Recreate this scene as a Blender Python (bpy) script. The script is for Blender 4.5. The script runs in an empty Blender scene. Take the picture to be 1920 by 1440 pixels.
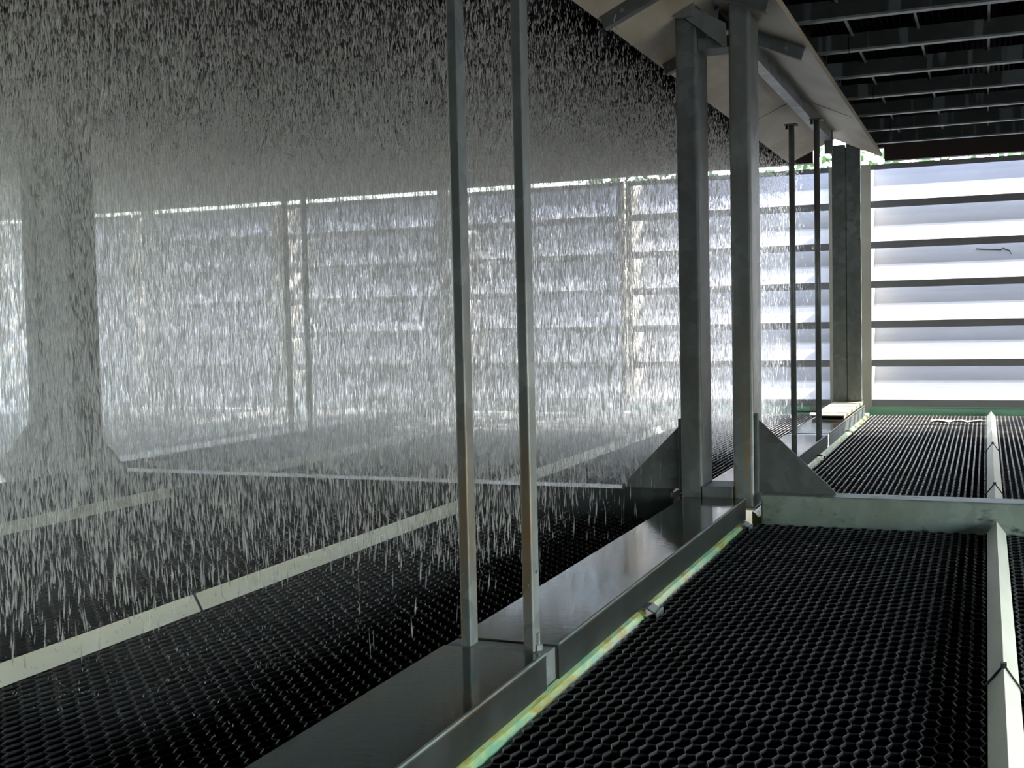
import bpy, bmesh, math, random
import numpy as np
from mathutils import Vector, Matrix

random.seed(7)
rng = np.random.default_rng(11)
C = bpy.context.scene.collection
sc = bpy.context.scene

# ------------------------------------------------------------------ camera, sky, sun, exposure
EYE = 1.07                                     # eye height over the top of the floor
cam = bpy.data.cameras.new('camera')
cam.sensor_width = 36.0
cam.lens = 2182.4 / 1920 * 36.0
cam.clip_start = 0.05
cam.clip_end = 400
camo = bpy.data.objects.new('camera', cam)
C.objects.link(camo)
yaw, pitch, roll = (math.radians(v) for v in (22.198, -3.0604, -1.2605))
fw = Vector((-math.sin(yaw) * math.cos(pitch), math.cos(yaw) * math.cos(pitch), math.sin(pitch)))
ri = Vector((math.cos(yaw), math.sin(yaw), 0))
up = ri.cross(fw)
r2 = math.cos(roll) * ri + math.sin(roll) * up
u2 = -math.sin(roll) * ri + math.cos(roll) * up
camo.matrix_world = Matrix(((r2.x, u2.x, -fw.x, 0), (r2.y, u2.y, -fw.y, 0), (r2.z, u2.z, -fw.z, EYE), (0, 0, 0, 1)))
sc.camera = camo

SUN_STRENGTH, SKY_STRENGTH, EXPOSURE = 8.0, 1.35, 0.95
world = bpy.data.worlds.new('sky')
sc.world = world
world.use_nodes = True
wn = world.node_tree
sky = wn.nodes.new('ShaderNodeTexSky')
sky.sky_type = 'NISHITA'
sky.sun_disc = False
sky.sun_elevation = math.radians(48)
sky.sun_rotation = math.radians(31)
sky.air_density = 1.3
sky.dust_density = 1.6
hs = wn.nodes.new('ShaderNodeHueSaturation')
hs.inputs['Saturation'].default_value = 0.8
wn.links.new(sky.outputs[0], hs.inputs['Color'])
wn.links.new(hs.outputs[0], wn.nodes['Background'].inputs[0])
wn.nodes['Background'].inputs[1].default_value = SKY_STRENGTH

sun = bpy.data.lights.new('sun', 'SUN')
sun.energy = SUN_STRENGTH
sun.angle = math.radians(0.6)
sun.color = (1.0, 0.96, 0.90)
suno = bpy.data.objects.new('sun', sun)
C.objects.link(suno)
suno.rotation_euler = Vector((-0.6, -1.0, -1.08)).to_track_quat('-Z', 'Y').to_euler()
suno.location = (6, 20, 14)

vs = sc.view_settings
vs.view_transform = 'Standard'
vs.look = 'None'
vs.gamma = 1
vs.exposure = EXPOSURE
vs.use_curve_mapping = False
cy = sc.cycles
cy.max_bounces = 14
cy.diffuse_bounces = 9
cy.glossy_bounces = 3
cy.transmission_bounces = 6
cy.transparent_max_bounces = 48
cy.volume_bounces = 4
cy.sample_clamp_indirect = 10.0
cy.caustics_reflective = False
cy.caustics_refractive = False

# ------------------------------------------------------------------ materials
def nt(name):
    m = bpy.data.materials.new(name)
    m.use_nodes = True
    return m, m.node_tree, m.node_tree.nodes['Principled BSDF']

def ramp(t, fac, stops):
    r = t.nodes.new('ShaderNodeValToRGB')
    el = r.color_ramp.elements
    while len(el) < len(stops):
        el.new(0.5)
    for e, (p, c) in zip(el, stops):
        e.position = p
        e.color = (*c, 1)
    t.links.new(fac, r.inputs[0])
    return r.outputs[0]

def noise(t, scale, detail=4, vec=None, rough=0.55):
    n = t.nodes.new('ShaderNodeTexNoise')
    n.inputs['Scale'].default_value = scale
    n.inputs['Detail'].default_value = detail
    n.inputs['Roughness'].default_value = rough
    if vec is not None:
        t.links.new(vec, n.inputs['Vector'])
    return n.outputs['Fac']

def coord(t, scale=(1, 1, 1)):
    g = t.nodes.new('ShaderNodeNewGeometry')
    mp = t.nodes.new('ShaderNodeMapping')
    mp.inputs['Scale'].default_value = scale
    t.links.new(g.outputs['Position'], mp.inputs['Vector'])
    return mp.outputs[0]

def mixc(t, fac, a, b):
    m = t.nodes.new('ShaderNodeMix')
    m.data_type = 'RGBA'
    for sock, v in ((m.inputs[0], fac), (m.inputs[6], a), (m.inputs[7], b)):
        if isinstance(v, (int, float)):
            sock.default_value = v
        elif isinstance(v, tuple):
            sock.default_value = (*v, 1)
        else:
            t.links.new(v, sock)
    return m.outputs[2]

def bump(t, p, h, strength, dist=0.01):
    b = t.nodes.new('ShaderNodeBump')
    b.inputs['Strength'].default_value = strength
    b.inputs['Distance'].default_value = dist
    t.links.new(h, b.inputs['Height'])
    t.links.new(b.outputs[0], p.inputs['Normal'])

def galvanised(name, stain=0.0, dark=1.0, rough=0.42):
    m, t, p = nt(name)
    v = coord(t)
    vor = t.nodes.new('ShaderNodeTexVoronoi')
    vor.inputs['Scale'].default_value = 16
    t.links.new(v, vor.inputs['Vector'])
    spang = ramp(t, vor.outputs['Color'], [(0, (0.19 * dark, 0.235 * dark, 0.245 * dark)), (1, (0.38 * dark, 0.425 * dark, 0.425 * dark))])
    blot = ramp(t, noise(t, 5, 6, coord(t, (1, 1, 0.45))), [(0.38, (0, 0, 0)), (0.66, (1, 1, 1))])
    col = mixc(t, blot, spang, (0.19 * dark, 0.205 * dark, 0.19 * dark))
    if stain:
        st = ramp(t, noise(t, 9, 5, coord(t, (1.6, 1.6, 0.16))), [(0.47, (0, 0, 0)), (0.62, (1, 1, 1))])
        sep = t.nodes.new('ShaderNodeSeparateXYZ')
        t.links.new(coord(t), sep.inputs[0])
        low = t.nodes.new('ShaderNodeMapRange')
        low.inputs['From Min'].default_value = 1.0
        low.inputs['From Max'].default_value = 0.35
        low.inputs['To Max'].default_value = stain
        t.links.new(sep.outputs['Z'], low.inputs['Value'])
        mul = t.nodes.new('ShaderNodeMath')
        mul.operation = 'MULTIPLY'
        t.links.new(st, mul.inputs[0])
        t.links.new(low.outputs[0], mul.inputs[1])
        col = mixc(t, mul.outputs[0], col, (0.33, 0.19, 0.06))
    t.links.new(col, p.inputs['Base Color'])
    p.inputs['Metallic'].default_value = 0.35
    p.inputs['Roughness'].default_value = rough
    bump(t, p, noise(t, 60, 3), 0.12)
    return m

def frp(name, a, b, scale=3.0, transl=0.0, stretch=(0.3, 1, 1), rough=0.5):
    """cream glass-fibre plastic, a little light passes through the thin sheet"""
    m, t, p = nt(name)
    f = ramp(t, noise(t, scale, 6, coord(t, stretch)), [(0.35, a), (0.68, b)])
    t.links.new(f, p.inputs['Base Color'])
    p.inputs['Roughness'].default_value = rough
    bump(t, p, noise(t, 40, 3), 0.05)
    if transl:
        tr = t.nodes.new('ShaderNodeBsdfTranslucent')
        t.links.new(f, tr.inputs['Color'])
        mx = t.nodes.new('ShaderNodeMixShader')
        mx.inputs[0].default_value = transl
        out = t.nodes['Material Output']
        t.links.new(p.outputs[0], mx.inputs[1])
        t.links.new(tr.outputs[0], mx.inputs[2])
        t.links.new(mx.outputs[0], out.inputs['Surface'])
    return m

M = {}
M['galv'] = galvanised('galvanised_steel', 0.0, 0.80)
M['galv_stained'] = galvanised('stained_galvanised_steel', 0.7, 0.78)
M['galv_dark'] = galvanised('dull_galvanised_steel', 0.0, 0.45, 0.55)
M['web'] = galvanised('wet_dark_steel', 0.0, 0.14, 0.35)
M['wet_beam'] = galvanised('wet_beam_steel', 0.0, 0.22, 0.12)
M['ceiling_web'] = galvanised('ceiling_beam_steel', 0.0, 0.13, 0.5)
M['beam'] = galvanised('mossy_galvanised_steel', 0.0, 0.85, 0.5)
M['louvre'] = frp('cream_louvre_plastic', (0.31, 0.32, 0.345), (0.37, 0.38, 0.405), 3.5, 0.05)
M['jamb'] = frp('cream_frame_plastic', (0.60, 0.56, 0.47), (0.68, 0.64, 0.55), 4)
M['rail'] = frp('cream_rail_plastic', (0.70, 0.69, 0.58), (0.60, 0.58, 0.46), 9, 0, (1, 0.25, 1))
M['roof_sheet'] = frp('cream_roof_sheet', (0.30, 0.26, 0.175), (0.42, 0.38, 0.29), 4, 0.0, (1, 0.4, 1))
M['planks'] = frp('cream_grate_plastic', (0.42, 0.37, 0.22), (0.50, 0.45, 0.30), 8)

m, t, p = nt('black_honeycomb_plastic')
t.links.new(ramp(t, noise(t, 2.2, 5), [(0.3, (0.007, 0.0072, 0.0075)), (0.75, (0.014, 0.014, 0.014))]), p.inputs['Base Color'])
p.inputs['Roughness'].default_value = 0.38
M['honeycomb'] = m
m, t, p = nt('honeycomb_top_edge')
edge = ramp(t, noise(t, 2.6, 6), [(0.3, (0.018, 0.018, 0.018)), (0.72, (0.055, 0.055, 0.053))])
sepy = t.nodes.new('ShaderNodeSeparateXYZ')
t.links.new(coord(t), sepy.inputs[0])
mr = t.nodes.new('ShaderNodeMapRange')          # edges painted paler towards the louvres to stand for sunlight on the floor
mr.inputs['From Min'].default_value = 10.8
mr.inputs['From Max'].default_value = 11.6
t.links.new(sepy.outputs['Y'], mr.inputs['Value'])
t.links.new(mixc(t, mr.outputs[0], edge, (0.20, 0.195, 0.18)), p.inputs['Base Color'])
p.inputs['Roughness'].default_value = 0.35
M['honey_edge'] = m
m, t, p = nt('dark_basin')
p.inputs['Base Color'].default_value = (0.012, 0.014, 0.016, 1)
p.inputs['Roughness'].default_value = 0.3
M['basin'] = m
m, t, p = nt('black_fill_pack')
p.inputs['Base Color'].default_value = (0.006, 0.006, 0.006, 1)
p.inputs['Roughness'].default_value = 0.8
p.inputs['Specular IOR Level'].default_value = 0.05
M['pack'] = m
m, t, p = nt('dark_fascia')
p.inputs['Base Color'].default_value = (0.03, 0.018, 0.016, 1)
p.inputs['Roughness'].default_value = 0.7
M['fascia'] = m
m, t, p = nt('black_cord')
p.inputs['Base Color'].default_value = (0.015, 0.015, 0.015, 1)
M['cord'] = m

m = M['beam']
t = m.node_tree
p = t.nodes['Principled BSDF']
old = p.inputs['Base Color'].links[0].from_socket
ms = ramp(t, noise(t, 11, 6, coord(t, (0.6, 1, 1.2)), 0.65), [(0.30, (0.06, 0.07, 0.05)), (0.42, (1, 1, 1))])
mm = t.nodes.new('ShaderNodeMix')
mm.data_type = 'RGBA'
mm.blend_type = 'MULTIPLY'
mm.inputs[0].default_value = 1.0
t.links.new(mixc(t, 0.35, old, (0.28, 0.36, 0.26)), mm.inputs[6])
t.links.new(ms, mm.inputs[7])
t.links.new(mm.outputs[2], p.inputs['Base Color'])

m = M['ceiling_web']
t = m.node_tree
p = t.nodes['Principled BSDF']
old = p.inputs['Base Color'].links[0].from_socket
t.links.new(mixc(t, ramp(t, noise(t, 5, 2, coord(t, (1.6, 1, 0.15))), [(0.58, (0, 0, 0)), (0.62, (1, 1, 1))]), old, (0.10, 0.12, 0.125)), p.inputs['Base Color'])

# wet deck plate: water film over zinc with brown and blue green blotches
m, t, p = nt('wet_deck_steel')
v = coord(t, (1, 0.5, 1))
b1 = ramp(t, noise(t, 3.2, 5, v), [(0.40, (0.09, 0.05, 0.025)), (0.50, (0.085, 0.09, 0.065)), (0.58, (0.045, 0.085, 0.08))])
t.links.new(b1, p.inputs['Base Color'])
t.links.new(ramp(t, noise(t, 2.1, 3), [(0.35, (0.05, 0.05, 0.05)), (0.7, (0.16, 0.16, 0.16))]), p.inputs['Roughness'])
p.inputs['IOR'].default_value = 1.6
p.inputs['Metallic'].default_value = 0.25
bump(t, p, noise(t, 26, 3, coord(t, (1, 1.6, 1))), 0.10, 0.004)
M['deck'] = m

# green glass fibre ledge with algae
m, t, p = nt('green_ledge_plastic')
al = ramp(t, noise(t, 6, 6, coord(t, (3, 0.8, 3))), [(0.38, (0.32, 0.66, 0.42)), (0.50, (0.62, 0.80, 0.36)), (0.58, (0.55, 0.46, 0.08)), (0.66, (0.46, 0.72, 0.38))])
t.links.new(al, p.inputs['Base Color'])
p.inputs['Roughness'].default_value = 0.25
tr = t.nodes.new('ShaderNodeBsdfTranslucent')
t.links.new(al, tr.inputs['Color'])
mx = t.nodes.new('ShaderNodeMixShader')
mx.inputs[0].default_value = 0.4
t.links.new(p.outputs[0], mx.inputs[1])
t.links.new(tr.outputs[0], mx.inputs[2])
t.links.new(mx.outputs[0], t.nodes['Material Output'].inputs['Surface'])
M['green'] = m
M['curb'] = frp('green_curb_plastic', (0.30, 0.68, 0.46), (0.38, 0.76, 0.54), 5)

# falling water: bright, light comes through from behind
m, t, p = nt('falling_water')
out = t.nodes['Material Output']
t.nodes.remove(p)
tr = t.nodes.new('ShaderNodeBsdfTranslucent')
tr.inputs['Color'].default_value = (1.0, 0.99, 0.965, 1)
gl = t.nodes.new('ShaderNodeBsdfGlossy')
gl.inputs['Roughness'].default_value = 0.15
df = t.nodes.new('ShaderNodeBsdfDiffuse')
df.inputs['Color'].default_value = (0.98, 0.97, 0.94, 1)
m1 = t.nodes.new('ShaderNodeMixShader')
m1.inputs[0].default_value = 0.25
m2 = t.nodes.new('ShaderNodeMixShader')
m2.inputs[0].default_value = 0.10
t.links.new(tr.outputs[0], m1.inputs[1])
t.links.new(df.outputs[0], m1.inputs[2])
t.links.new(m1.outputs[0], m2.inputs[1])
t.links.new(gl.outputs[0], m2.inputs[2])
tp_ = t.nodes.new('ShaderNodeBsdfTransparent')
m3 = t.nodes.new('ShaderNodeMixShader')
m3.inputs[0].default_value = 0.66
t.links.new(m2.outputs[0], m3.inputs[1])
t.links.new(tp_.outputs[0], m3.inputs[2])
t.links.new(m3.outputs[0], out.inputs['Surface'])
M['water'] = m

m, t, p = nt('green_leaves')
t.links.new(ramp(t, noise(t, 6, 3), [(0.3, (0.05, 0.10, 0.03)), (0.7, (0.13, 0.22, 0.07))]), p.inputs['Base Color'])
M['leaf'] = m
m, t, p = nt('brown_bark')
p.inputs['Base Color'].default_value = (0.09, 0.06, 0.04, 1)
M['bark'] = m
m, t, p = nt('pale_gravel')
t.links.new(ramp(t, noise(t, 14, 5), [(0.3, (0.30, 0.28, 0.25)), (0.7, (0.42, 0.40, 0.36))]), p.inputs['Base Color'])
M['ground'] = m
m, t, p = nt('pale_scrap')
t.links.new(ramp(t, noise(t, 40, 4), [(0.42, (0.82, 0.80, 0.72)), (0.6, (0.55, 0.40, 0.2))]), p.inputs['Base Color'])
M['scrap'] = m

# ------------------------------------------------------------------ builders
class MB:
    """collects simple shapes in world coordinates and links them as one mesh object"""
    def __init__(s):
        s.v, s.f = [], []

    def add(s, vs, fs):
        o = len(s.v)
        s.v += [tuple(q) for q in vs]
        s.f += [tuple(i + o for i in f) for f in fs]
        return s

    def box(s, x0, x1, y0, y1, z0, z1):
        return s.add([(x, y, z) for z in (z0, z1) for y in (y0, y1) for x in (x0, x1)],
                     [(0, 2, 3, 1), (4, 5, 7, 6), (0, 1, 5, 4), (2, 6, 7, 3), (0, 4, 6, 2), (1, 3, 7, 5)])

    def prism(s, prof, axis, a0, a1):
        """closed profile swept along an axis; profile holds (x,z) for Y, (y,z) for X, (x,y) for Z"""
        n = len(prof)
        def pt(q, a):
            return {'X': (a, q[0], q[1]), 'Y': (q[0], a, q[1]), 'Z': (q[0], q[1], a)}[axis]
        vs = [pt(q, a0) for q in prof] + [pt(q, a1) for q in prof]
        fs = [(i, (i + 1) % n, n + (i + 1) % n, n + i) for i in range(n)]
        fs += [tuple(range(n))[::-1], tuple(range(n, 2 * n))]
        return s.add(vs, fs)

    def tube(s, pts, r, n=8):
        pts = [Vector(q) for q in pts]
        rings = []
        for i, q in enumerate(pts):
            d = (pts[min(i + 1, len(pts) - 1)] - pts[max(i - 1, 0)]).normalized()
            a = d.orthogonal().normalized()
            b = d.cross(a)
            rings.append([q + r * (math.cos(2 * math.pi * k / n) * a + math.sin(2 * math.pi * k / n) * b) for k in range(n)])
        vs = [w for g in rings for w in g]
        fs = []
        for i in range(len(rings) - 1):
            for k in range(n):
                fs.append((i * n + k, i * n + (k + 1) % n, (i + 1) * n + (k + 1) % n, (i + 1) * n + k))
        fs += [tuple(range(n))[::-1], tuple(range((len(rings) - 1) * n, len(rings) * n))]
        return s.add(vs, fs)

    def build(s, name, mat, parent=None, bevel=0.0, smooth=False):
        off = Vector(parent_loc(parent)) if parent else Vector((0, 0, 0))
        me = bpy.data.meshes.new(name)
        if parent is None:
            xs = np.array(s.v)
            off = Vector(((xs[:, 0].min() + xs[:, 0].max()) / 2, (xs[:, 1].min() + xs[:, 1].max()) / 2, xs[:, 2].min()))
        me.from_pydata([tuple(Vector(q) - off) for q in s.v], [], s.f)
        bm = bmesh.new()
        bm.from_mesh(me)
        bmesh.ops.recalc_face_normals(bm, faces=bm.faces)
        if bevel:
            ed = [e for e in bm.edges if len(e.link_faces) == 2 and e.calc_face_angle(0) > 0.5]
            bmesh.ops.bevel(bm, geom=ed, offset=bevel, segments=2, profile=0.5, affect='EDGES', clamp_overlap=True)
        bm.to_mesh(me)
        bm.free()
        if smooth:
            for q in me.polygons:
                q.use_smooth = True
        me.materials.append(mat)
        o = bpy.data.objects.new(name, me)
        C.objects.link(o)
        if parent:
            o.parent = parent
        else:
            o.location = off
        return o

def parent_loc(o):
    q = Vector((0, 0, 0))
    while o is not None:
        q += o.location
        o = o.parent
    return q

def thing(name, loc, label=None, cat=None, group=None, kind=None):
    o = bpy.data.objects.new(name, None)
    o.empty_display_size = 0.1
    C.objects.link(o)
    o.location = loc
    return tag(o, label, cat, group, kind)

def tag(o, label=None, cat=None, group=None, kind=None):
    for k, v in (('label', label), ('category', cat), ('group', group), ('kind', kind)):
        if v:
            o[k] = v
    return o

KIDS = {}
def copy_tree(o, parent=None):
    c = o.copy()
    C.objects.link(c)
    if parent is not None:
        c.parent = parent
    for ch in [q for q in bpy.data.objects if q.parent == o]:
        copy_tree(ch, c)
    return c

def channel_prof(x0, x1, y0, y1, t, open_side):
    """C section in plan; open_side one of '+x','-x','+y','-y'"""
    if open_side == '+y':
        return [(x0, y0), (x1, y0), (x1, y1), (x1 - t, y1), (x1 - t, y0 + t), (x0 + t, y0 + t), (x0 + t, y1), (x0, y1)]
    if open_side == '-y':
        return [(x0, y1), (x0, y0), (x0 + t, y0), (x0 + t, y1 - t), (x1 - t, y1 - t), (x1 - t, y0), (x1, y0), (x1, y1)]
    if open_side == '+x':
        return [(x0, y0), (x1, y0), (x1, y0 + t), (x0 + t, y0 + t), (x0 + t, y1 - t), (x1, y1 - t), (x1, y1), (x0, y1)]
    return [(x0, y0), (x1, y0), (x1, y1), (x0, y1), (x0, y1 - t), (x1 - t, y1 - t), (x1 - t, y0 + t), (x0, y0 + t)]

# ------------------------------------------------------------------ the setting
XL, XR, YB, YW = -13.6, 3.3, -1.6, 13.0
DECKX = (-1.33, -5.92, -10.6)                  # centre lines of the steel decks
RAILX = (0.046, -2.80, -4.84, -7.25, -9.3, -12.0)
BEAM_Y = (6.04, 6.21)

# honeycomb floor: moulded blocks of elongated hexagonal cells
PX, PY, HW = 0.036, 0.068, 0.0015
def honeycomb_mesh(nc, nr, depth=0.11):
    a, b = PX * 2 / 3, PY / 2
    hexo = [(-a, 0), (-a / 2, -b), (a / 2, -b), (a, 0), (a / 2, b), (-a / 2, b)]
    k = 1 - HW / (PX * 0.5)
    V, Fc = [], []
    for i in range(nc):
        for j in range(nr):
            cx, cyy = (i + 0.5) * PX, (j + 0.5 + (0.5 if i % 2 else 0)) * PY
            o = len(V)
            V += [(cx + x, cyy + y, 0) for x, y in hexo]
            V += [(cx + x * k, cyy + y * k, -0.0022) for x, y in hexo]
            V += [(cx + x * k, cyy + y * k, -0.009) for x, y in hexo]
            V += [(cx + x * k, cyy + y * k, -depth) for x, y in hexo]
            for q in range(6):
                w = (q + 1) % 6
                Fc += [(o + q, o + w, o + 6 + w, o + 6 + q), (o + 6 + q, o + 6 + w, o + 12 + w, o + 12 + q), (o + 12 + q, o + 12 + w, o + 18 + w, o + 18 + q)]
            # outside wall of the block, seen where the block ends
            if i == 0 or i == nc - 1 or j == 0 or j == nr - 1:
                V += [(cx + x, cyy + y, -depth) for x, y in hexo]
                for q in range(6):
                    w = (q + 1) % 6
                    Fc.append((o + q, o + 24 + q, o + 24 + w, o + w))
    me = bpy.data.meshes.new('honeycomb_block')
    me.from_pydata(V, [], Fc)
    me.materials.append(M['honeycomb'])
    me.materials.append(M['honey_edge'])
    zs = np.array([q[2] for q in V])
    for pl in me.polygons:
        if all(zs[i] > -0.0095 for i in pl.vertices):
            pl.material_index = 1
    return me

floor = MB().box(XL, XR, YB, YW + 0.8, -0.62, -0.5).build('floor', M['basin'])
tag(floor, kind='structure')
HC = {}
def honeycomb_bay(x0, x1, rows):
    nc = max(4, int((x1 - x0) / PX))
    for (y0, nr) in rows:
        key = (nc, nr)
        if key not in HC:
            HC[key] = honeycomb_mesh(*key)
        o = bpy.data.objects.new('honeycomb_block', HC[key])
        C.objects.link(o)
        o.parent = floor
        o.location = Vector((x0 + ((x1 - x0) - nc * PX) / 2, y0, random.uniform(-0.002, 0.002))) - floor.location

near_rows = [(0.50 + 0.5475 * k, 8) for k in range(10)]
far_rows = [(6.26 + 0.5475 * k, 8) for k in range(12)]
for (x0, x1) in ((-1.125, 0.03), (0.065, 1.22), (1.24, 2.4), (-2.785, -1.475), (-3.80, -2.815), (-4.825, -3.815),
                 (-5.78, -4.855), (-7.235, -6.07), (-8.27, -7.265), (-9.285, -8.28), (-10.45, -9.31), (-11.97, -10.75)):
    rows = [r for r in near_rows if r[0] + 0.55 > -x0 * 0.55 - 0.2] if x0 < 0 else near_rows
    honeycomb_bay(x0, x1, rows + far_rows)

# roof over everything and the dark edge above the louvres
roof = tag(MB().box(XL, XR, YB, YW + 0.25, 3.34, 3.42).build('ceiling', M['pack']), kind='structure')
trim = tag(MB().box(-0.99, XR, 12.9, 13.02, 2.672, 3.34).build('trim_1', M['fascia']), kind='structure')
trim = tag(MB().box(XL, -1.72, 12.9, 13.02, 2.70, 3.34).build('trim_2', M['fascia']), kind='structure')
trim = tag(MB().box(-1.26, -0.995, 12.9, 13.02, 2.81, 3.0).build('trim_5', M['fascia']), kind='structure')
trim = tag(MB().box(-1.72, -0.995, 12.9, 13.02, 3.0, 3.34).build('trim_3', M['fascia']), kind='structure')
trim = tag(MB().box(XR, XR + 0.1, YB, 6.0, 1.3, 3.34).build('trim_light_shield', M['fascia']), kind='structure')  # unseen lintel, added and lowered to cut the light from the right
wall = tag(MB().box(XL, XR, YB - 0.1, YB, -0.5, 3.34).build('wall_rear', M['galv_dark']), kind='structure')
wall = tag(MB().box(XR, XR + 0.1, 6.0, YW, -0.5, 3.34).build('wall_right', M['jamb']), kind='structure')

# ceiling beams, their ties and the black fill packs resting on them
BEAMS = [6.62 - 0.825 * 3 + 0.825 * k for k in range(10)]
def ceiling_bay(x0, x1, tie_x, splice_x, detail):
    for k, y in enumerate(BEAMS):
        z = 2.67
        prof = [(y, z + 0.012), (y + 0.006, z + 0.012), (y + 0.006, z + 0.10), (y + 0.05, z + 0.10), (y + 0.05, z + 0.106), (y, z + 0.106)]
        lip = [(y - 0.004, z), (y + 0.05, z), (y + 0.05, z + 0.012), (y - 0.004, z + 0.012)]
        cuts = [x0] + [s for s in splice_x if k % 2 == 0 and detail] + [x1]
        for a, b in zip(cuts[:-1], cuts[1:]):
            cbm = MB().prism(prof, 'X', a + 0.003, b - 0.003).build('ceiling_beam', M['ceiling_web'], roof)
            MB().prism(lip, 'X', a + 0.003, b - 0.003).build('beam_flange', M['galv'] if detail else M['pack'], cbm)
        if k + 1 < len(BEAMS):
            for tx in tie_x:
                MB().box(tx - 0.007, tx + 0.007, y + 0.045, BEAMS[k + 1] + 0.004, z + 0.088, z + 0.1).build('tie_bar', M['galv'], roof)
            n = max(1, round((x1 - x0) / 2.2))
            w = (x1 - x0) / n
            for q in range(n):
                mb = MB()
                xa, xb = x0 + q * w + 0.01, x0 + (q + 1) * w - 0.01
                step = 0.036
                nn = int((xb - xa) / step)
                for s in range(nn):
                    xx = xa + s * step
                    mb.add([(xx, y + 0.07, z + 0.115), (xx, BEAMS[k + 1] - 0.02, z + 0.115), (xx, BEAMS[k + 1] - 0.02, z + 0.42), (xx, y + 0.07, z + 0.42),
                            (xx + 0.002, y + 0.07, z + 0.115), (xx + 0.002, BEAMS[k + 1] - 0.02, z + 0.115), (xx + 0.002, BEAMS[k + 1] - 0.02, z + 0.42), (xx + 0.002, y + 0.07, z + 0.42)],
                           [(0, 1, 2, 3), (4, 7, 6, 5), (0, 4, 5, 1)])
                tag(mb.build('fill_pack', M['pack'], roof), kind='stuff')
ceiling_bay(-1.02, XR, (-0.752, -0.373, 0.015, 0.40, 0.79, 1.18), (-0.775,), True)
ceiling_bay(-5.5, -1.68, (), (), False)
ceiling_bay(-10.2, -6.3, (), (), False)

# ------------------------------------------------------------------ louvred panels of the back wall
LIPS = [2.267, 1.838, 1.419, 0.993, 0.579, 0.152]
def louvre_panel(x0, x1, label, jl=0.07, jr=0.07):
    root = thing('louvre_panel', ((x0 + x1) / 2, YW, 0.0), label, 'louvre', 'louvred panels along the back wall')
    def blade(z, lip):
        yo = YW
        n = 10
        pts = [(yo + 0.30 * k / n, z + 0.165 * (k / n) ** 1.1) for k in range(n + 1)]
        pts += [(yo + 0.325, z + 0.187), (yo + 0.36, z + 0.235), (yo + 0.41, z + 0.305), (yo + 0.475, z + 0.402)]
        under = [(a + 0.006, b - 0.008) for a, b in pts[::-1]]
        under[-1] = (yo + 0.007, z - 0.009)
        prof = pts + under[:-1] + [(yo + 0.007, z - 0.009), (yo + 0.007, z - lip), (yo, z - lip)]
        return MB().prism(prof, 'X', x0 + jl, x1 - jr)
    for z in LIPS:
        sl = blade(z, 0.075).build('slat', M['louvre'], root)
        if x0 == -1.26 and z == 1.419:
            pts = [(-0.10, 0.318), (-0.04, 0.312), (0.03, 0.306), (0.11, 0.300), (0.15, 0.296), (0.16, 0.320), (0.19, 0.300), (0.23, 0.285), (0.245, 0.245)]
            MB().tube([(x, YW + 0.41 + (q - 0.305) * 0.67 - 0.002, z + q) for x, q in pts], 0.0045, 5).build('crack', M['cord'], sl)
    MB().prism([(YW, 2.595), (YW + 0.007, 2.595), (YW + 0.007, 2.643), (YW + 0.10, 2.643), (YW + 0.10, 2.65), (YW, 2.65)], 'X', x0 + jl, x1 - jr).build('head_rail', M['louvre'], root)
    for (a, b) in ((x0, x0 + jl), (x1 - jr, x1)):
        inner = (b - 0.005, b) if a == x0 else (a, a + 0.005)
        MB().box(a, b, YW - 0.012, YW + 0.0, 0.02, 2.655).box(*inner, YW, YW + 0.50, 0.02, 2.66).build('side_frame', M['jamb'], root)
    MB().box(x0, x1, YW + 0.01, YW + 0.3, 0.005, 0.078).build('bottom_rail', M['jamb'], root)
    return root
louvre_panel(-1.26, 1.02, 'clear bright louvred panel right of the far twin column, dry', 0.125)
louvre_panel(1.03, XR, 'louvred panel against the right hand wall, past the right end of the dry bay')
louvre_panel(-3.84, -1.44, 'louvred panel just left of the far twin column, seen between the thin pipes', 0.07, 0.13)
louvre_panel(-6.05, -3.86, 'louvred panel in the middle of the back wall behind the falling water')
louvre_panel(-8.55, -6.17, 'louvred panel left of the two thin posts far behind the rain')
louvre_panel(-10.9, -8.57, 'louvred panel behind and left of the wide column in the rain')
louvre_panel(-13.4, -10.92, 'leftmost louvred panel, at the far left end of the back wall')
cb = 0
for x0, x1, lab in ((-1.16, 1.0, 'pale green curb under the clear bright louvred panel'), (-3.8, -1.78, 'pale green curb under the louvred panel left of the far column'),
                    (-8.4, -3.9, 'pale green curb along the wall foot behind the rain')):
    tag(MB().prism([(YW - 0.06, -0.06), (YW - 0.055, 0.055), (YW - 0.016, 0.074), (YW - 0.016, -0.06)], 'X', x0, x1).build('wall_curb', M['curb'], None, 0.003), lab, 'curb')

# ------------------------------------------------------------------ cross beams between the bays
def cross_beam(x0, x1, label, mat, y0=BEAM_Y[0], y1=BEAM_Y[1]):
    o = MB().box(x0, x1, y0, y1, -0.07, 0.144).build('cross_beam', mat, None, 0.012)
    return tag(o, label, 'beam', 'galvanised beams across the floor')
cross_beam(-1.085, XR, 'galvanised beam crossing the dry floor to the right of the main column', M['beam'])
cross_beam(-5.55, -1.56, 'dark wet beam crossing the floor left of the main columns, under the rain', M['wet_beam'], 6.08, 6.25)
cross_beam(-10.2, -6.15, 'dark beam at the far left behind the wide rain-veiled column', M['wet_beam'], 6.08, 6.25)

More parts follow.
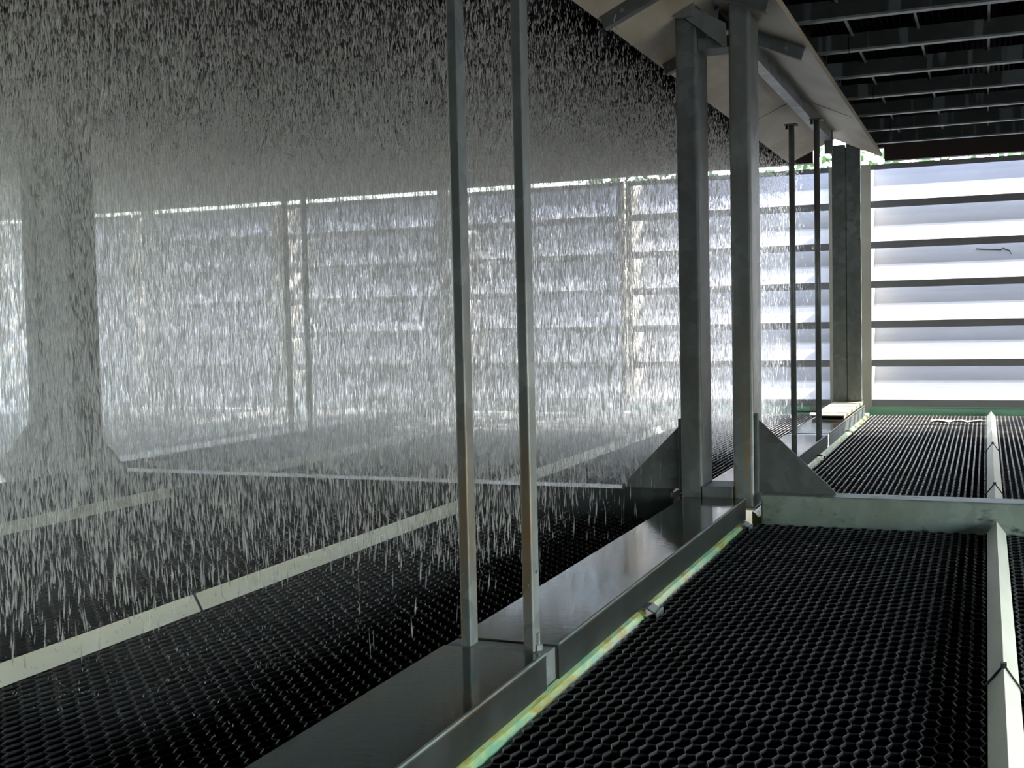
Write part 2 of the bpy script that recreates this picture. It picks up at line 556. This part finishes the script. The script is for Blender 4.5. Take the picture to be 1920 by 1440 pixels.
# ------------------------------------------------------------------ decks: long wet steel channels lying between the bays
def deck_section(xc, y0, y1, label, grp, detail=True):
    xa, xb, zt = xc - 0.155, xc + 0.168, 0.12
    root = thing('deck_channel', (xc, (y0 + y1) / 2, 0.0), label, 'deck', grp)
    MB().box(xa, xb, y0, y1, zt - 0.006, zt).build('deck_plate', M['deck'], root)
    for (a, b) in ((xa, xa + 0.006), (xb - 0.006, xb)):
        MB().box(a, b, y0, y1, 0.012, zt - 0.006).build('side_web', M['web'] if y1 < 12 else M['galv'], root)  # far webs get paler steel, sunlight on them put into the colour
    MB().box(xb - 0.005, xb + 0.002, y0, y1, zt, zt + 0.007).build('edge_lip', M['galv'], root)
    return root
G = 'deck channels of the line with the posts'
deck_section(-1.33, -0.6, 3.06, 'nearest deck channel, wet brown and blue green plate in front of the first posts', G)
deck_section(-1.33, 3.165, 6.04, 'wet deck channel mirroring the bright louvres between first posts and main columns', G)
deck_section(-1.33, 6.36, 9.42, 'deck channel behind the main columns, in front of the thin pipes', G)
deck_section(-1.33, 9.55, 12.5, 'far deck channel from the thin pipes to the wall column, lit by the sun', G)
G2 = 'deck channels of the second line in the rain'
for (a, b, lab) in ((3.2, 6.04, 'rain-washed deck channel at the left edge, before the wide twin columns'), (6.36, 9.42, 'rain-washed deck channel running from the wide twin columns to the thin far posts'),
                    (9.55, 12.5, 'rain-washed deck channel behind the thin far posts, ending at the wall')):
    deck_section(-5.92, a, b, lab, G2)
deck_section(-10.6, 6.36, 12.5, 'deck channel of the third line, at the far left in the rain', None)

# joint plates with the posts on them
def joint_plate(xc, y0, y1, label):
    return tag(MB().box(xc - 0.155, xc + 0.16, y0, y1, 0.02, 0.116).build('joint_plate', M['galv'], None, 0.003), label, 'plate')
joint_plate(-1.33, 3.068, 3.158, 'wet steel joint plate carrying the two nearest thin posts')
joint_plate(-1.33, 9.428, 9.542, 'steel joint plate carrying the two thin pipes')
joint_plate(-5.92, 9.428, 9.542, 'joint plate carrying the two thin posts behind the rain')

# green ledges on both sides of the first deck
for (y0, y1, lab) in ((0.4, 4.0, 'bright green algae-stained ledge beside the nearest deck channels'), (4.02, 5.98, 'pale green ledge beside the deck just before the cross beam'),
                      (6.24, 12.7, 'sunlit green ledge along the far deck, by the right floor')):
    prof = [(-1.168, 0.022), (-1.150, 0.012), (-1.10, -0.055), (-1.10, -0.07), (-1.168, -0.07)]
    tag(MB().prism(prof, 'Y', y0, y1).build('green_ledge', M['green'], None, 0.004), lab, 'ledge')
def clip(x0, x1, y, label):
    root = thing('ledge_clip', ((x0 + x1) / 2, y, 0.0), label, 'clip', 'clips on the green ledge')
    cp = MB().prism([(x0, 0.026), (x0 + 0.03, 0.030), (x1, 0.006), (x1, -0.002), (x0 + 0.03, 0.022), (x0, 0.02)], 'Y', y - 0.04, y + 0.04).build('clip_plate', M['galv'], root, 0.002)
    MB().box(x1 - 0.006, x1, y - 0.045, y + 0.045, -0.012, 0.016).build('clip_lip', M['galv'], cp, 0.002)
clip(-1.163, -1.095, 4.06, 'grey steel clip over the green ledge beside the bright wet deck')
clip(-1.163, -1.10, 5.86, 'grey steel clip over the green ledge just before the cross beam')
def rod(pts, label):
    tag(MB().tube(pts, 0.006, 6).build('wire_hook', M['cord'], None, 0, True), label, 'wire', 'hooks on the ledge')
rod([(-1.165, 8.80, 0.03), (-1.13, 8.80, 0.032), (-1.10, 8.76, 0.026), (-1.09, 8.70, 0.0)], 'thin black hook on the far ledge, nearer of two')
rod([(-1.165, 10.70, 0.03), (-1.13, 10.70, 0.034), (-1.10, 10.66, 0.026), (-1.09, 10.58, 0.0)], 'thin black hook on the far ledge, farther of two')
# raised cover plate on the deck in front of the wall column, striped by the shadows of the slats
gr = thing('cover_plate', (-1.33, 11.7, 0.128), 'pale cover plate on the far deck at the foot of the wall column', 'plate')
MB().box(-1.48, -1.19, 10.85, 12.58, 0.150, 0.160).build('plate', M['planks'], gr, 0.003)
for x in (-1.48, -1.198):
    MB().box(x, x + 0.008, 10.85, 12.58, 0.128, 0.150).build('plate_edge', M['planks'], gr)

# ------------------------------------------------------------------ posts, columns, gussets
def rhs(x0, x1, y0, y1, r=0.012, n=4):
    """rounded rectangle in plan"""
    out = []
    for cx, cyy, a0 in ((x1 - r, y1 - r, 0), (x0 + r, y1 - r, 90), (x0 + r, y0 + r, 180), (x1 - r, y0 + r, 270)):
        for k in range(n):
            a = math.radians(a0 + 90 * k / (n - 1))
            out.append((cx + r * math.cos(a), cyy + r * math.sin(a)))
    return out

def thin_post(x, y, label, z0=0.116, z1=2.64, round_=False, grp=None):
    root = thing('thin_post', (x, y, z0), label, 'post', grp)
    if round_:
        MB().tube([(x, y, z0), (x, y, z1)], 0.023, 12).build('shaft', M['galv'], root, 0, True)
        hp = MB().box(x - 0.05, x + 0.05, y - 0.05, y + 0.05, z1, z1 + 0.01).build('head_plate', M['galv_dark'], root, 0.002)
        MB().tube([(x - 0.035, y - 0.02, z1 - 0.03), (x - 0.035, y - 0.02, z1)], 0.011, 6).build('bolt', M['cord'], hp)
    else:
        # a lipped channel: web to the front, flange on the right
        prof = channel_prof(x - 0.017, x + 0.017, y - 0.03, y + 0.03, 0.004, '-x')
        MB().prism(rhs(x - 0.0165, x + 0.0165, y - 0.028, y + 0.028, 0.006), 'Z', z0, z1).build('shaft', M['galv_stained'], root)
        MB().box(x - 0.03, x + 0.03, y - 0.04, y + 0.04, z1 - 0.006, z1).build('head_plate', M['galv'], root)
    return root
p1 = thin_post(-1.425, 3.115, 'left one of the two nearest thin posts, orange stain on its lower half')
p2 = thin_post(-1.226, 3.115, 'right one of the two nearest thin posts, bolt low on its side')
MB().tube([(-1.2085, 3.115, 0.116), (-1.2085, 3.115, 0.165)], 0.008, 8).tube([(-1.2085, 3.115, 0.116), (-1.2085, 3.115, 0.132)], 0.016, 6).build('foot_bolt', M['galv_stained'], p2)
MB().tube([(-1.2095, 3.115, 0.345), (-1.2035, 3.115, 0.345)], 0.006, 6).build('screw', M['galv'], p2)
MB().tube([(-1.226, 3.087, 0.31), (-1.226, 3.08, 0.31)], 0.005, 6).build('screw', M['galv'], p2)
MB().tube([(-1.43, 3.087, 0.33), (-1.43, 3.08, 0.33)], 0.005, 6).build('screw', M['galv'], p1)
thin_post(-1.432, 9.5, 'left one of the two thin round pipes before the far column', 0.116, 2.575, True)
p4 = thin_post(-1.237, 9.5, 'right one of the two thin round pipes before the far column', 0.116, 2.60, True)
MB().tube([(-1.408, 9.49, 0.30), (-1.255, 9.49, 0.30)], 0.008, 6).build('cross_bar', M['galv_dark'], p4)
thin_post(-6.17, 9.5, 'left one of two thin posts far behind the rain', 0.116, 2.66)
thin_post(-5.96, 9.5, 'right one of two thin posts far behind the rain', 0.116, 2.66)

def main_column(x0, x1, y0, y1, z1, label, mat, z0=0.06):
    root = thing('column', ((x0 + x1) / 2, (y0 + y1) / 2, z0), label, 'column')
    MB().prism(rhs(x0, x1, y0, y1, 0.016), 'Z', z0, z1).build('shaft', mat, root)
    MB().box(x0 - 0.01, x1 + 0.01, y0 - 0.03, y1 + 0.03, z0, z0 + 0.012).build('base_plate', mat, root, 0.002)
    return root
def gusset(root, x_col, x_tip, y, ztop, zbot, mat):
    s = 1 if x_tip > x_col else -1
    MB().prism([(x_col, zbot), (x_tip, zbot), (x_tip - 0.0 * s, zbot + 0.012), (x_col + 0.012 * s, ztop), (x_col, ztop)], 'Y', y - 0.005, y + 0.005).build('gusset_plate', mat, root)
    MB().box(min(x_col, x_col + 0.02 * s), max(x_col, x_col + 0.02 * s), y - 0.05, y - 0.005, zbot, ztop + 0.03).build('gusset_flange', mat, root, 0.003)
cA = main_column(-1.515, -1.400, 6.08, 6.34, 2.72, 'left one of the pair of main columns, dark, beside the rain', M['galv_dark'])
cB = main_column(-1.235, -1.125, 6.08, 6.34, 2.72, 'right one of the pair of main columns, tan stain at its foot', M['galv_stained'])
gusset(cB, -1.125, -0.717, 6.14, 0.533, 0.144, M['galv_dark'])
gusset(cA, -1.515, -1.865, 6.16, 0.50, 0.144, M['galv_dark'])
tag(MB().box(-1.40, -1.235, 6.07, 6.30, 0.05, 0.175).build('spacer_block', M['galv_dark'], None, 0.004), 'dark steel spacer between the feet of the main columns', 'spacer')
cC = main_column(-6.06, -5.945, 6.10, 6.36, 2.72, 'left one of the twin columns wide and grey behind the rain', M['galv_dark'])
cD = main_column(-5.80, -5.65, 6.10, 6.36, 2.72, 'right one of the twin columns wide and grey behind the rain', M['galv_dark'])
MB().box(-5.945, -5.80, 6.12, 6.20, 0.06, 2.70).build('web_plate', M['galv_dark'], cD)
gusset(cD, -5.65, -5.30, 6.16, 0.50, 0.144, M['galv_dark'])
gusset(cC, -6.06, -6.40, 6.16, 0.50, 0.144, M['galv_dark'])
# wall column: two channels back to back on the grate
wc = thing('wall_column', (-1.35, 12.66, 0.12), 'far twin channel column standing at the louvred wall, galvanised and mottled', 'column')
MB().prism(channel_prof(-1.492, -1.353, 12.60, 12.65, 0.008, '+y'), 'Z', 0.163, 2.83).build('channel', M['galv'], wc, 0.003)
MB().prism(channel_prof(-1.345, -1.203, 12.60, 12.65, 0.008, '+y'), 'Z', 0.163, 2.87).build('channel', M['galv'], wc, 0.003)
MB().box(-1.36, -1.34, 12.61, 12.64, 0.163, 2.8).build('joint_strip', M['web'], wc)
MB().box(-1.50, -1.195, 12.585, 12.75, 0.12, 0.163).build('base_plate', M['galv_dark'], wc)
for xm in (-6.10, -10.55):
    tag(MB().prism(channel_prof(xm - 0.07, xm + 0.07, 12.84, 12.97, 0.008, '+y'), 'Z', 0.02, 2.7).build('wall_post', M['galv'], None, 0.003),
        'wall post between two louvred panels behind the rain, ' + ('in line with the thin posts' if xm > -7 else 'at the far left'), 'post')

# ------------------------------------------------------------------ rain-shedding roof over the deck
rf = thing('shed_roof', (-1.33, 6.0, 2.53), 'cream sheet roof running over the deck and columns, rain falling from its left edge', 'roof')
def roof_panel(y0, y1, side):
    e = -1.757 if side < 0 else -0.903
    s = side
    prof = [(e, 2.534), (e - 0.0 * s, 2.575), (e - 0.012 * s, 2.575), (e - 0.012 * s, 2.552), (-1.33, 2.742), (-1.33, 2.732)]
    MB().prism(prof, 'Y', y0, y1).build('roof_panel', M['roof_sheet'], rf)
for a, b in ((-0.5, 2.3), (2.305, 4.6), (4.605, 6.9), (6.905, 9.2), (9.205, 11.5)):
    roof_panel(a, b, -1)
    roof_panel(a, b, 1)
for k, y in enumerate((2.3, 4.6, 9.2)):
    for s, e in ((-1, -1.757), (1, -0.903)):
        MB().prism([(e - 0.03 * s, 2.545), (-1.33 + 0.03 * s, 2.712), (-1.33 + 0.03 * s, 2.722), (e - 0.03 * s, 2.556)], 'Y', y - 0.04, y + 0.04).build('seam_strip', M['roof_sheet'], rf)
# central ridge channel under the roof, bolt holes on its right side
rc = thing('ridge_channel', (-1.31, 8.0, 2.61), 'galvanised channel with bolt holes under the ridge of the cream roof', 'beam')
rch = MB().prism([(-1.345, 2.615), (-1.275, 2.615), (-1.275, 2.72), (-1.282, 2.72), (-1.282, 2.622), (-1.338, 2.622), (-1.338, 2.72), (-1.345, 2.72)], 'Y', 6.36, 10.75).build('channel', M['galv'], rc, 0.002)
for y in (7.55, 7.96, 8.92, 9.05):
    MB().tube([(-1.2755, y, 2.685), (-1.2735, y, 2.685)], 0.016, 10).build('bolt_hole', M['cord'], rch)
rb = thing('ridge_bracket', (-1.31, 10.8, 2.5), 'small bolted bracket at the far end of the ridge channel', 'bracket')
bp = MB().box(-1.335, -1.262, 10.76, 10.775, 2.50, 2.72).build('bracket_plate', M['galv'], rb, 0.002)
MB().tube([(-1.29, 10.755, 2.66), (-1.29, 10.765, 2.66)], 0.02, 8).build('bolt', M['galv_stained'], bp)
# sloping rafters at the main columns
def rafter(y, side, label):
    e = -0.93 if side > 0 else -1.74
    r = -1.40 if side < 0 else -1.235
    s = side
    def zz(x): return 2.548 + (abs(x + 1.33) - 0.427) * -0.46
    root = thing('rafter', ((e + r) / 2, y, zz(e) - 0.06), label, 'rafter', 'rafters under the cream roof')
    prof = [(e, zz(e) - 0.012), (e - 0.02 * s, zz(e) - 0.075), (r, zz(r) - 0.09), (r, zz(r) - 0.012)]
    web = MB().prism(prof, 'Y', y - 0.004, y + 0.004).build('web', M['galv_dark'], root)
    MB().prism([(e - 0.02 * s, zz(e) - 0.075), (e - 0.03 * s, zz(e) - 0.069), (r, zz(r) - 0.084), (r, zz(r) - 0.09)], 'Y', y, y + 0.05).build('flange', M['galv_dark'], root)
    MB().tube([((e * 2 + r) / 3, y - 0.004, zz((e * 2 + r) / 3) - 0.05), ((e * 2 + r) / 3, y - 0.012, zz((e * 2 + r) / 3) - 0.05)], 0.009, 6).build('bolt', M['galv'], web)
rafter(5.55, 1, 'dark rafter under the right slope of the cream roof, before the main column')
rafter(6.68, 1, 'dark rafter under the right slope of the cream roof, behind the main column')
rafter(5.50, -1, 'dark rafter under the left slope of the cream roof, before the main columns')
rafter(6.68, -1, 'dark rafter under the left slope of the cream roof, behind the main columns')
# tie plate and bolt between the two column heads
tp = thing('head_bracket', (-1.32, 6.2, 2.5), 'dark bolted bracket plate between the heads of the main columns', 'bracket')
bp = MB().prism([(-1.50, 2.74), (-1.24, 2.58), (-1.24, 2.47), (-1.262, 2.47), (-1.50, 2.67)], 'Y', 6.06, 6.07).build('bracket_plate', M['galv'], tp)
MB().box(-1.40, -1.235, 6.10, 6.28, 2.47, 2.53).build('spacer', M['galv_dark'], tp, 0.003)
MB().tube([(-1.285, 6.06, 2.66), (-1.285, 6.045, 2.66)], 0.014, 6).build('bolt', M['cord'], bp)
MB().box(-1.50, -1.40, 6.03, 6.058, 2.63, 2.72).build('washer_plate', M['galv'], tp, 0.003)

# ------------------------------------------------------------------ floor rails: cream angle caps over the joints of the floor
def floor_rail(x, y0, y1, label, ties=(), grp=None, zr=0.0):
    root = thing('floor_rail', (x, (y0 + y1) / 2, 0.0), label, 'rail', grp)
    MB().prism([(x - 0.043, 0.0 + zr), (x, 0.06 + zr), (x + 0.043, 0.0 + zr), (x + 0.036, 0.0 + zr), (x, 0.05 + zr), (x - 0.036, 0.0 + zr)], 'Y', y0, y1).build('cap', M['rail'], root, 0.0015)
    for y in ties:
        pts = [(x - 0.05, y + 0.012, -0.004), (x - 0.046, y + 0.01, 0.004), (x - 0.003, y, 0.064), (x + 0.003, y, 0.064), (x + 0.046, y - 0.01, 0.004), (x + 0.05, y - 0.012, -0.004)]
        ct = MB().tube(pts, 0.0035, 6).build('cable_tie', M['cord'], root, 0, True)
        MB().box(x - 0.008, x + 0.008, y - 0.008, y + 0.008, 0.060, 0.075).build('tie_knot', M['cord'], ct)
    return root
floor_rail(0.046, 0.9, 6.02, 'cream floor rail at the right edge, near piece with a black tie', (3.53,))
floor_rail(0.046, 6.27, 12.72, 'cream floor rail at the right, far piece with two black ties running to the wall', (7.3, 9.56))
floor_rail(-2.80, 1.2, 6.02, 'long cream floor rail left of the deck, near piece with one black tie', (3.6,))
floor_rail(-2.86, 6.30, 12.7, 'cream floor rail left of the main columns, far bright piece', (9.5,))
floor_rail(-4.86, 3.0, 6.02, 'dim cream floor rail at the left edge behind the first sheets of rain')
floor_rail(-4.95, 6.30, 12.7, 'cream floor rail in the mist behind the dark cross beam')
floor_rail(-7.22, 6.30, 12.7, 'far floor rail behind the rain, just past the second deck')
floor_rail(-8.2, 6.30, 12.7, 'far floor rail behind the rain, with sunlit stretch left of the thin posts')
floor_rail(-10.1, 8.6, 12.7, 'farthest floor rail seen right of the wide column in the rain')
# bright scrap lying on the floor by the wall
mb = MB()
n = 9
pts = [(-0.50 + 0.5 * i / n, 12.02 + 0.06 * math.sin(i * 1.7) + 0.05 * i / n) for i in range(n + 1)]
top = [(x, y, 0.008 + 0.012 * abs(math.sin(i * 2.1))) for i, (x, y) in enumerate(pts)]
bot = [(x, y + 0.16 - 0.03 * math.cos(i * 1.3) - 0.01 * i, 0.008 + 0.010 * abs(math.cos(i * 1.9))) for i, (x, y) in enumerate(pts)]
low = [(x, y, z - 0.006) for x, y, z in top + bot]
k = n + 1
fs = []
for i in range(n):
    fs += [(i, i + 1, k + i + 1, k + i), (2 * k + i, 3 * k + i, 3 * k + i + 1, 2 * k + i + 1), (i, 2 * k + i, 2 * k + i + 1, i + 1), (k + i, k + i + 1, 3 * k + i + 1, 3 * k + i)]
mb.add(top + bot + low, fs + [(0, k, 3 * k, 2 * k), (n, 2 * k + n, 3 * k + n, k + n)])
tag(mb.build('pale_scrap', M['scrap']), 'sunlit white and brown scrap lying on the floor near the wall', 'debris')

# ------------------------------------------------------------------ outside
g = tag(MB().box(-60, 60, YW + 0.6, 70, -0.62, -0.55).build('ground', M['ground']), 'pale open ground outside the louvres', 'ground', None, 'structure')
g2 = tag(MB().box(XR + 0.2, 60, -40, YW + 0.55, -0.62, -0.55).build('yard', M['ground']), 'pale open ground to the right of the tower', 'ground', None, 'structure')
hd = thing('hedge', (2, 18.0, -0.55), 'green trees outside, a leafy strip above the top of the clear louvred panel', 'tree')
for k in range(7):
    x = -4 + 2.0 * k
    MB().tube([(x, 18.0, -0.55), (x + 0.1, 18.05, 1.2), (x, 18.0, 2.6)], 0.07, 7).build('trunk', M['bark'], hd, 0, True)
N = 9000
px_ = rng.uniform(-6, 11, N)
pz_ = rng.uniform(0.4, 3.42, N) + 0.16 * np.sin(px_ * 2.3) + 0.1 * np.sin(px_ * 7.1)
py_ = rng.uniform(17.4, 18.7, N)
c0 = np.stack([px_, py_, pz_], 1)
u = rng.normal(size=(N, 3)); u /= np.linalg.norm(u, axis=1)[:, None]
w = np.cross(u, rng.normal(size=(N, 3))); w /= np.linalg.norm(w, axis=1)[:, None]
V = np.concatenate([c0 + 0.09 * u, c0 + 0.05 * w, c0 - 0.09 * u, c0 - 0.05 * w], 1).reshape(-1, 3) - np.array([2, 18.0, -0.55])
me = bpy.data.meshes.new('foliage')
me.from_pydata(V.tolist(), [], [(4 * i, 4 * i + 1, 4 * i + 2, 4 * i + 3) for i in range(N)])
me.materials.append(M['leaf'])
fo = bpy.data.objects.new('foliage', me)
C.objects.link(fo)
fo.parent = hd
fo['kind'] = 'stuff'

# ------------------------------------------------------------------ the falling water
def water(name, P, L, R, label, slant):
    """one teardrop thread of water per point: three-sided spindles, all in one mesh"""
    n = len(P)
    ang = rng.uniform(0, 2 * math.pi, n)
    ax = np.stack([slant[:, 0], slant[:, 1], np.ones(n)], 1)
    ax /= np.linalg.norm(ax, axis=1)[:, None]
    V = np.zeros((n, 5, 3), np.float32)
    V[:, 0] = P + ax * (0.62 * L)[:, None]
    V[:, 4] = P - ax * (0.38 * L)[:, None]
    for k in range(3):
        a = ang + k * 2 * math.pi / 3
        V[:, 1 + k] = P + np.stack([np.cos(a) * R, np.sin(a) * R, np.zeros(n)], 1) - ax * (0.10 * L)[:, None]
    F = np.array([[0, 1, 2], [0, 2, 3], [0, 3, 1], [4, 2, 1], [4, 3, 2], [4, 1, 3]])
    Fi = (F[None] + 5 * np.arange(n)[:, None, None]).reshape(-1)
    me = bpy.data.meshes.new(name)
    me.vertices.add(5 * n)
    me.vertices.foreach_set('co', V.reshape(-1))
    me.loops.add(len(Fi))
    me.loops.foreach_set('vertex_index', Fi.astype(np.int32))
    me.polygons.add(6 * n)
    me.polygons.foreach_set('loop_start', np.arange(0, 18 * n, 3, dtype=np.int32))
    me.polygons.foreach_set('use_smooth', np.ones(6 * n, bool))
    me.update(calc_edges=True)
    me.materials.append(M['water'])
    o = bpy.data.objects.new(name, me)
    C.objects.link(o)
    return tag(o, label, 'water', None, 'stuff')

def drops(n, x0, x1, y0, y1, zlo=0.02, zhi=2.62, size=1.0):
    # drip points, several threads of water under each, plus loose drops between
    nd = n // 7
    dx, dy = rng.uniform(x0, x1, nd), rng.uniform(y0, y1, nd)
    pick = rng.integers(0, nd, n)
    loose = rng.random(n) < 0.55
    x = np.where(loose, rng.uniform(x0, x1, n), dx[pick] + rng.normal(0, 0.01, n))
    y = np.where(loose, rng.uniform(y0, y1, n), dy[pick] + rng.normal(0, 0.01, n))
    uu = rng.random(n)
    z = zhi - (zhi - zlo) * (0.82 * uu ** 2 + 0.18 * uu)
    fall = np.clip(zhi - z, 0, None)
    L = (0.016 + 0.036 * np.sqrt(fall)) * rng.uniform(0.6, 1.5, n) * size
    R = 0.0026 * rng.uniform(0.5, 1.6, n) * size
    sl = np.stack([rng.normal(0.03, 0.06, n), rng.normal(0, 0.06, n)], 1)
    z = np.clip(z, zlo + 0.4 * L, zhi - 0.65 * L)
    return np.stack([x, y, z], 1), L, R, sl

# one square patch of rain, repeated over the wet bays by the object's own node tree
T = 0.8
a = drops(5000, -T / 2, T / 2, -T / 2, T / 2)
wo = water('falling_water', a[0], a[1], a[2], 'dense falling water left of the deck, from the ceiling down to the floor', a[3])
cells = []
for i in range(15):
    for j in range(15):
        x, y = -1.80 - T / 2 - i * T, 12.78 - T / 2 - j * T
        if x > -0.95 * y - 3.2 and (y > 4.6 or x < -2.9 or random.random() < 0.3) and y > 1.6 and not (y < 4.0 and x > -3.8 and random.random() < 0.45):
            cells.append((x, y, 0.0))
ng = bpy.data.node_groups.new('rain_patches', 'GeometryNodeTree')
ng.interface.new_socket('Geometry', in_out='INPUT', socket_type='NodeSocketGeometry')
ng.interface.new_socket('Geometry', in_out='OUTPUT', socket_type='NodeSocketGeometry')
N_ = ng.nodes
gi, go = N_.new('NodeGroupInput'), N_.new('NodeGroupOutput')
join = N_.new('GeometryNodeJoinGeometry')
for i, c in enumerate(cells):
    pl = N_.new('GeometryNodeMeshLine')
    pl.inputs['Count'].default_value = 1
    pl.inputs['Start Location'].default_value = c
    ip = N_.new('GeometryNodeInstanceOnPoints')
    ip.inputs['Rotation'].default_value = (0, 0, math.pi / 2 * random.randrange(4))
    ng.links.new(pl.outputs[0], ip.inputs['Points'])
    ng.links.new(gi.outputs[0], ip.inputs['Instance'])
    ng.links.new(ip.outputs[0], join.inputs[0])
ng.links.new(join.outputs[0], go.inputs[0])
md = wo.modifiers.new('rain_patches', 'NODES')
md.node_group = ng
b = drops(1500, -1.79, -1.60, 3.0, 12.6, 0.02, 2.52)
water('stray_drops', b[0], b[1], b[2], 'stray drops falling beside the left edge of the cream roof', b[3])
# splash: short fine droplets thrown up where the water hits the honeycomb
n = 75000
z = np.abs(rng.exponential(0.09, n)) + 0.006
P = np.stack([rng.uniform(-12.5, -1.8, n), np.where(rng.random(n) < 0.8, rng.uniform(6.32, 12.65, n), rng.uniform(2.4, 6.0, n)), z], 1)
P = P[P[:, 0] > -0.95 * P[:, 1] - 2.6]
P = P[(np.abs(P[:, 0] + 5.92) > 0.24) & (np.abs(P[:, 0] + 10.6) > 0.24)]
n = len(P)
water('splash_droplets', P, 0.010 * rng.uniform(0.5, 1.6, n), 0.0019 * rng.uniform(0.5, 1.4, n),
      'fine splash just above the left floor where the water lands', rng.normal(0, 0.6, (n, 2)))

# fine mist hanging between the threads of water, thicker spray over the floor behind the cross beam
def mist(name, x0, x1, y0, y1, z0, z1, dens, label):
    m = bpy.data.materials.new(name)
    m.use_nodes = True
    t = m.node_tree
    t.nodes.remove(t.nodes['Principled BSDF'])
    vsct = t.nodes.new('ShaderNodeVolumeScatter')
    vsct.inputs['Color'].default_value = (0.98, 0.97, 0.95, 1)
    vsct.inputs['Density'].default_value = dens
    vsct.inputs['Anisotropy'].default_value = 0.55
    t.links.new(vsct.outputs[0], t.nodes['Material Output'].inputs['Volume'])
    tag(MB().box(x0, x1, y0, y1, z0, z1).build(name, m), label, 'mist', None, 'stuff')
mist('mist', -13.4, -1.9, 2.2, 12.75, 0.004, 2.6, 0.042, 'fine grey mist hanging in the rain left of the deck')
mist('floor_spray', -12.6, -1.85, 6.30, 12.7, 0.006, 0.40, 0.12, 'thick pale spray low over the floor behind the dark cross beam')
